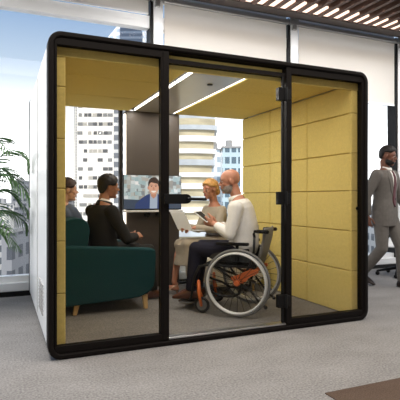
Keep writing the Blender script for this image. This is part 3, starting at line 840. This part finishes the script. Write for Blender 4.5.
obj('beard', head_dir_blob(Hm, beard_fn(-.12, -.066, .005)), M['grey_beard'], p3, smooth=True)
b = B(); torso(b, J['spine'], [(q, a+.016+(.014 if .1 < q < .5 else 0), bb+.014+(.012 if .1 < q < .5 else 0)) for q, a, bb in TORSO_M if -.05 <= q <= .98], (0, 1, 0))
for sd in 'LR': sleeve(b, J, sd, .012, 1, .80)
link('shirt', remesh(b, .007, 3), M['shirt_white'], p3)
b = B(); collar(b, (.034, 0, 1.072), .070, .050, .3); obj('shirt_collar', b, M['shirt_white'], p3, smooth=True)
b = B(); trousers(b, J, .008); link('trousers', remesh(b, .008, 3), M['navy'], p3)
shoes(p3, J, M['shoe_brown'])
tb = thing('tablet', 'small white tablet held by the bald man in the wheelchair', 'tablet', (1.88, .715, ZF+.003), math.radians(141))
R = Matrix.Translation((.37, .03, .915)) @ Matrix.Rotation(math.radians(-38), 4, 'Y')
b = B(); prism(b, rrect(-.085, .085, -.115, .115, .012, 4), 'z', -.005, .004); bmesh.ops.transform(b, matrix=R, verts=b.verts); obj('tablet_case', b, M['white_shell'], tb)
b = B(); box(b, -.072, .072, -.10, .10, .0038, .0052); bmesh.ops.transform(b, matrix=R, verts=b.verts); obj('tablet_screen', b, M['black'], tb)

# ---- walking man in a grey suit
M['suit_grey'] = mat('grey_suit', (112, 107, 102), .85, 0, .08, 30, .03, .2)
M['tie'] = mat('burgundy_tie', (84, 26, 34), .6, 0, .15, 80)
p4 = thing('person', 'man in light grey suit and burgundy tie walking past the pod', 'person', (4.26, 1.22, .002), math.radians(-74))
J = dict(spine=[(0, 0, .95), (0, 0, 1.16), (.01, 0, 1.50)], head=(.045, 0, 1.665), yaw=math.radians(18), pitch=math.radians(8),
         shL=(.01, .19, 1.425), shR=(.0, -.19, 1.425), elL=(.06, .27, 1.14), elR=(-.10, -.27, 1.15),
         wrL=(.22, .25, .94), wrR=(-.10, -.24, .90), hpL=(.0, .095, .93), hpR=(.0, -.095, .93),
         knL=(.17, .09, .51), knR=(.02, -.10, .49), anL=(.20, .085, .085), anR=(-.27, -.10, .15), toL=(.37, .09, .03), toR=(-.11, -.11, .035),
         hdL=((.3, -.1, -1), (0, -1, 0), (1, 0, 0), .6), hdR=((.1, .1, -1), (0, 1, 0), (1, 0, 0), .6))
J['shod'] = 1
Hm = build_body(p4, J, M['skin_deep'])
face_parts(p4, Hm, M['hair_dark'], M['lip'])
obj('hair', head_dir_blob(Hm, hair_fn(.068, .022, -.05, .006, .020, .002)), M['hair_dark'], p4, smooth=True)
obj('beard', head_dir_blob(Hm, beard_fn(-.12, -.062, .003)), M['hair_dark'], p4, smooth=True)
b = B(); torso(b, J['spine'], [(-.32, .135, .190), (-.18, .140, .192), (0, .140, .186), (.14, .136, .180), (.30, .126, .166), (.48, .126, .168), (.66, .136, .185), (.80, .130, .196), (.90, .110, .178), (.98, .08, .12)], (0, 1, 0))
for sd in 'LR': sleeve(b, J, sd, .016)
jm = remesh(b, .007, 4); jk = link('jacket', jm, M['suit_grey'], p4)
so = obj('shirt', drape(jm, [(-.050, .050, 1.50), (-.058, .058, 1.44), (-.046, .046, 1.34), (-.028, .028, 1.24), (-.008, .008, 1.15)], 10, .003), M['shirt_white'], p4, smooth=True)
b = B(); collar(b, (.016, 0, 1.488), .066, .045, .2); obj('shirt_collar', b, M['shirt_white'], p4, smooth=True)
obj('tie', drape(jm, [(-.022, .022, 1.515), (-.017, .017, 1.475), (-.024, .024, 1.36), (-.030, .030, 1.22), (-.032, .032, 1.08), (-.006, .006, 1.02)], 6, .010), M['tie'], p4, smooth=True)
for s in (1, -1):
    obj('lapel', drape(jm, [tuple(sorted((s*.055, s*.085)))+(1.49,), tuple(sorted((s*.058, s*.125)))+(1.40,), tuple(sorted((s*.045, s*.105)))+(1.33,), tuple(sorted((s*.028, s*.07)))+(1.23,), tuple(sorted((s*.006, s*.024)))+(1.14,)], 6, .007), M['suit_grey'], jk, smooth=True)
for z in (1.12, 1.03):
    b = B(); ball(b, (.152, -.012, z), (.005, .009, .009)); obj('button', b, M['black'], jk, smooth=True)
b = B(); trousers(b, J, .012, 1, 1.02, .006); link('trousers', remesh(b, .008, 3), M['suit_grey'], p4)
shoes(p4, J, mat('black_leather', (38, 26, 22), .3))

# ------------------------------------------------------------------ office chair at the window
oc = thing('office_chair', 'white shell chair with black base behind the walking man', 'chair', (5.05, 1.75, 0), math.radians(200))
M['chair_white'] = mat('white_plastic', (232, 232, 230), .4)
b = B(); rows = []
for x, z in ((.25, .44), (.10, .43), (-.12, .44), (-.20, .50), (-.24, .62), (-.27, .80)):
    rows.append([(x, -.22+.44*k/10, z+.05*abs(k/5-1)**2) for k in range(11)]+[(x-.012, -.22+.44*k/10, z-.014+.05*abs(k/5-1)**2) for k in range(10, -1, -1)])
loft(b, rows); obj('shell', b, M['chair_white'], oc, smooth=True)
b = B(); tube(b, [(0, 0, .10), (0, 0, .43)], .025, 14); obj('column', b, M['black'], oc, smooth=True)
for k in range(5):
    a = 2*PI*k/5+.3; b = B(); limb(b, [(0, 0, .12), (.29*math.cos(a), .29*math.sin(a), .065)], [.025, .016], 10); ball(b, (.29*math.cos(a), .29*math.sin(a), .03), .03)
    obj('base_arm', b, M['black'], oc, smooth=True)

# ------------------------------------------------------------------ palm in a pot by the window
M['leaf'] = mat('palm_leaf', (62, 96, 46), .5, 0, .35, 9)
M['stem'] = mat('palm_stem', (104, 110, 62), .6, 0, .2, 10)
M['pot'] = mat('charcoal_pot', (58, 57, 56), .6, 0, .05, 10); M['soil'] = mat('soil', (52, 40, 32), .95, 0, .3, 40, .5)
palm = thing('potted_palm', 'feathery green palm by the window left of the pod', 'plant', (-.70, 1.86, 0))
b = B(); loft(b, [[(r*math.cos(2*PI*k/28), r*math.sin(2*PI*k/28), z) for k in range(28)] for r, z in ((.15, 0), (.17, .02), (.21, .42), (.21, .44), (.19, .44), (.18, .40))]); obj('pot', b, M['pot'], palm)
b = B(); tube(b, [(0, 0, .38), (0, 0, .40)], .182, 24); obj('soil', b, M['soil'], palm)
rp = random.Random(11)
FR = [(0, .60, .95, .50), (-25, .66, 1.12, .55), (18, .66, .72, .45), (-48, .62, .80, .50), (-8, .70, 1.35, .42), (40, .5, 1.25, .4), (75, .5, 1.1, .4), (-80, .55, 1.1, .5), (120, .5, 1.2, .4), (165, .6, 1.0, .4), (210, .55, 1.25, .45), (-12, .50, .55, .42), (-38, .52, 1.45, .36), (12, .58, 1.18, .5)]
for az, reach, top, droop in FR:
    a = math.radians(az); d = V((math.cos(a), math.sin(a), 0)); pts = []
    n = 26
    for k in range(n+1):
        t = k/n
        pts.append(d*(reach*1.12*t**1.25+.03)+V((0, 0, .40+(top-.02)*math.sin(min(t*1.25, 1.0)*PI/2)*(1) - droop*max(0, t-.45)**1.6*1.9)))
    b = B(); tube(b, pts, [.009*(1-.8*k/n)+.0012 for k in range(n+1)], 6)
    for k in range(8, n+1):
        p = pts[k]; T = (pts[min(k+1, n)]-pts[k-1]).normalized(); S = T.cross(V((0, 0, 1))).normalized()
        ln = .27*math.sin(PI*min(1, .16+.80*(k-8)/(n-8)))+.05
        for s in (1, -1):
            dd = (S*s*.80+T*.65+V((0, 0, .12+rp.uniform(-.12, .08)))).normalized()
            q = p.copy(); prev = None
            wd = .0105
            u = T
            row = []
            for j in range(5):
                f = j/4
                w_ = wd*math.sin(PI*(.18+.82*f))+.0007
                nn = dd.cross(u).normalized()
                row.append([q+u*w_, q+nn*.0010, q-u*w_, q-nn*.0010])
                dd = (dd+V((0, 0, -.20))).normalized(); q = q+dd*ln/4
            loft(b, row)
    for v_ in b.verts: v_.co.x = min(v_.co.x, .675-.02*rp.random())
    obj('frond', b, [M['leaf']], palm)

# ------------------------------------------------------------------ the city outside
def along(px, Dist, z=0):
    """a point on the ground plan, Dist metres off, in the direction of image column px"""
    u = (px-200)/466.
    p = co.location + (FW+RT*u)*Dist
    return V((p.x, p.y, z))
ZG = -45
struct('street_ground', bx(-900, 1200, 8, 1600, ZG-1, ZG), mat('street_asphalt', (188, 186, 182), .9, 0, .25, .03))
def zpx(py, Dist): return 1.128+(198.5-py)/466.*Dist

def tower(px0, px1, pytop, Dist, depth, m, label, group=None, yaw=0, name='building'):
    a, b = along(px0, Dist), along(px1, Dist)
    w = (b-a).length; c = (a+b)/2; ang = math.atan2(b.y-a.y, b.x-a.x)+yaw
    zt = zpx(pytop, Dist)-ZG
    t = thing(name, label, 'building', (c.x, c.y, ZG), ang, group)
    w_ = bx(-w/2, w/2, 0, depth, 0, zt)
    obj('wall', w_, m, t)
    rb = B(); box(rb, -w/2-.2, w/2+.2, -.2, depth+.2, zt, zt+.5); box(rb, -w*.25, w*.1, depth*.3, depth*.6, zt+.5, zt+2.5)
    obj('roof', rb, CM['roof'], t)
    return t, w, zt
CM = {'roof': mat('roof_grey', (150, 150, 150), .8), 'white': mat('white_render', (240, 238, 234), .7, 0, .02, .3),
      'win': mat('dark_window', (86, 88, 92), .25), 'winw': mat('warm_window', (150, 138, 122), .3),
      'low1': facade('facade_low_a', (196, 194, 190), (92, 96, 102), 3.2, 3.2),
      'low2': facade('facade_low_b', (120, 122, 126), (62, 66, 74), 3.6, 3.4),
      'low3': facade('facade_low_c', (222, 218, 210), (120, 124, 130), 4.0, 3.2, .5, .5),
      'glassy': facade('facade_glass', (176, 196, 206), (74, 98, 114), 1.7, 2.9, .72, .6, .2),
      'cool': facade('facade_cool', (226, 232, 236), (160, 176, 188), 2.4, 3.0)}
# white apartment tower with rows of windows
t, w, zt = tower(77, 113.5, 98, 55, 8, CM['white'], 'white apartment tower with rows of dark windows behind the sofa man')
fh = 1.06
wm = bx(-.25, .25, -.05, .3, 0, .40); wms = [wm]; wo = None; WV = [CM['win'], mat('mid_window', (128, 130, 132), .3), mat('pale_window', (176, 174, 168), .4)]
for r in range(14):
    for c in range(7):
        for h in (0,):
            x = -w/2+.42+c*(w-.84)/6.0
            if rnd.random() < .12: continue
            if wo is None:
                wo = [obj('window', wm, WV[0], t)]
                for q in (1, 2):
                    k = wo[0].copy(); k.data = wo[0].data.copy(); k.data.materials[0] = WV[q]; wo.append(k)
                o = wo[0]
            else:
                o = wo[rnd.choice((0, 0, 0, 1, 1, 2))].copy(); COL.objects.link(o)
            o.scale = (rnd.choice((1, 1.2, .8)), 1, 1)
            o.location = (x+rnd.uniform(-.08, .08), 0, zt-1.15-r*fh)
for s, lab in ((1, ''),):
    # grey side wing with its own windows
    obj('side_wing', bx(w/2, w/2+.82, .2, 6, 0, zt), facade('wing', (206, 208, 212), (112, 118, 128), 9, fh, 1.1, .62), t)
    obj('stair_strip', bx(-w/2-.36, -w/2, .1, 6, 0, zt), facade('strip', (206, 206, 204), (130, 132, 136), .22, .33, .5, .6), t)
# curved balconied building behind the centre
t = thing('building', 'tan and white banded tower behind the blonde woman', 'building', along(192, 62, ZG), 0)
a, b = along(166, 60), along(214.5, 60); ang = math.atan2(b.y-a.y, b.x-a.x); t.rotation_euler.z = ang
w = (b-a).length; zt = zpx(117, 60)-ZG
def curved(z0, z1, grow_=0, lean=0):
    R0 = []
    for z in (z0, z1):
        ln = -.075*(zt-z)*1.0
        ring = [(-w/2-2, 6, z)]+[(-w/2-2+(w+2+ln+grow_)*k/14, -grow_-1.2*math.sin(PI*k/14*.9), z) for k in range(15)]+[(w/2+ln+grow_, 6, z)]
        R0.append(ring)
    return loft(B(), R0)
obj('wall', curved(0, zt), mat('tan_cladding', (178, 168, 142), .7, 0, .2, .9, 0, .3, 3, (.4, .4, 1.4)), t)
z = zt-1.5
CM['band'] = mat('white_band', (232, 230, 226), .6, 0, .04, .6); CM['band2'] = mat('grey_band', (176, 182, 188), .4, 0, .15, .6)
i = 0
while z > zt-20:
    obj('floor_band', curved(z, z+(.75 if i % 2 else .6), .35), CM['band'] if i % 3 else CM['band2'], t)
    z -= 1.55; i += 1
obj('roof', curved(zt, zt+.9, -.1), CM['band2'], t)
tower(222.5, 240.5, 148, 120, 12, CM['glassy'], 'blue glass tower behind the bald man')
tower(211, 223, 150, 140, 12, CM['cool'], 'pale tower between the banded tower and the blue glass tower')
# tower peeping over the pod
t = thing('building', 'white tower with dark blue glass top seen above the pod roof', 'building', along(124, 80, ZG), math.atan2(RT.y, RT.x))
zz = zpx(24, 80)-ZG
obj('wall', prism(B(), [(-3.6, 0), (3.4, 0), (3.4, zz), (-1.0, zz), (-2.6, zz-1.9), (-3.6, zz-3.5)], 'y', .3, 8), facade('tower_top', (236, 236, 238), (170, 186, 204), 1.1, 1.1, .6, .5), t)
obj('crown', prism(B(), [(-.6, zz-3.4), (3.2, zz-3.4), (3.2, zz-1.5), (2.5, zz-.3), (-.6, zz-.1)], 'y', -.4, .25), facade('tower_crown', (96, 108, 124), (58, 70, 88), 40, .9, 1.1, .6, .3), t)
# low city seen by the palm and at the right
rc_ = random.Random(21)
dists = [66+i*13.5 for i in range(22)]; rc_.shuffle(dists)
for i in range(22):
    px = -40+i*5.2+rc_.uniform(-2, 2); Dist = dists[i]
    py = 192+ (1-(Dist-66)/284)**2*62*rc_.uniform(.5, 1.1)
    wd = rc_.uniform(6, 11)
    tower(px, px+wd, py, Dist, 9, CM[rc_.choice(['low1', 'low2', 'low2', 'low3'])], 'low city building on the skyline left of the pod', 'low city buildings at the left', rc_.uniform(-.15, .15))
tower(11, 24, 181, 375, 20, CM['low2'], 'tall dark grey building on the skyline just left of the pod')
for i in range(10):
    px = 345+i*9; Dist = 90+13*((i*3) % 10)
    tower(px, px+rc_.uniform(8, 12), 206+rc_.uniform(0, 24), Dist, 9, CM[rc_.choice(['low1', 'low3', 'cool'])], 'pale city building seen through the right window', 'city buildings at the right', rc_.uniform(-.12, .12))

# ------------------------------------------------------------------ light
wd = bpy.data.worlds.new('sky'); sc.world = wd; wd.use_nodes = True
n = wd.node_tree.nodes; l = wd.node_tree.links
bg = n['Background']; tc = n.new('ShaderNodeTexCoord'); sp_ = n.new('ShaderNodeSeparateXYZ'); l.new(tc.outputs['Generated'], sp_.inputs[0])
mr = n.new('ShaderNodeMapRange'); mr.inputs[1].default_value = -1; mr.inputs[2].default_value = 1; l.new(sp_.outputs[2], mr.inputs[0])
rp_ = n.new('ShaderNodeValToRGB'); l.new(mr.outputs[0], rp_.inputs[0])
els = [(-1, (.20, .21, .22)), (-.05, (.9, .92, .95)), (.0, (3.3, 3.3, 3.3)), (.10, (3.1, 3.1, 3.1)), (.17, (1.45, 1.5, 1.55)), (.26, (.62, .76, .92)), (.36, (.33, .49, .74)), (1, (.30, .42, .66))]
cr = rp_.color_ramp
while len(cr.elements) < len(els): cr.elements.new(.5)
for e, (z, c) in zip(cr.elements, els): e.position = (z+1)/2; e.color = (*c, 1)
l.new(rp_.outputs[0], bg.inputs[0]); bg.inputs[1].default_value = 1.0

def area(name, loc, rot, sx, sy, energy, rgb):
    a = bpy.data.lights.new(name, 'AREA'); a.shape = 'RECTANGLE'; a.size = sx; a.size_y = sy; a.energy = energy; a.color = rgb
    o = bpy.data.objects.new(name, a); COL.objects.link(o); o.location = loc; o.rotation_euler = rot
    return o
area('added_fill', (1.6, -1.7, 3.8), (0, 0, 0), 4.5, 1.2, 150, (1, .93, .85))  # unseen fill light, added to brighten the front carpet and pod
area('added_fill', (-1.0, .6, 3.84), (0, 0, 0), .8, 2.4, 110, (1, .97, .93))  # added fill, whitens the left side of the pod shell
blind_fill = area('added_blind_fill', (3.6, 1.2, 3.50), (math.radians(52), 0, 0), 5, .25, 48, (1, .98, .96)); blind_fill.data.spread = math.radians(100)  # added light out of view, aimed at the blinds and mullions
area('added_fill', (5.4, -.3, 3.55), (0, 0, 0), 2.4, 1.2, 80, (1, .97, .93))  # unseen fill added to lift the right side of the room
sun = bpy.data.lights.new('sun', 'SUN'); sun.energy = 4.5; sun.angle = .08; sun.color = (1, .95, .88)
so_ = bpy.data.objects.new('sun', sun); COL.objects.link(so_); so_.rotation_euler = V((.05, .75, -.62)).to_track_quat('-Z', 'Y').to_euler()

sc.view_settings.view_transform = 'Standard'; sc.view_settings.look = 'None'
sc.view_settings.exposure = 0; sc.view_settings.gamma = 1; sc.view_settings.use_curve_mapping = False
sc.cycles.transparent_max_bounces = 24
sc.cycles.max_bounces = 8
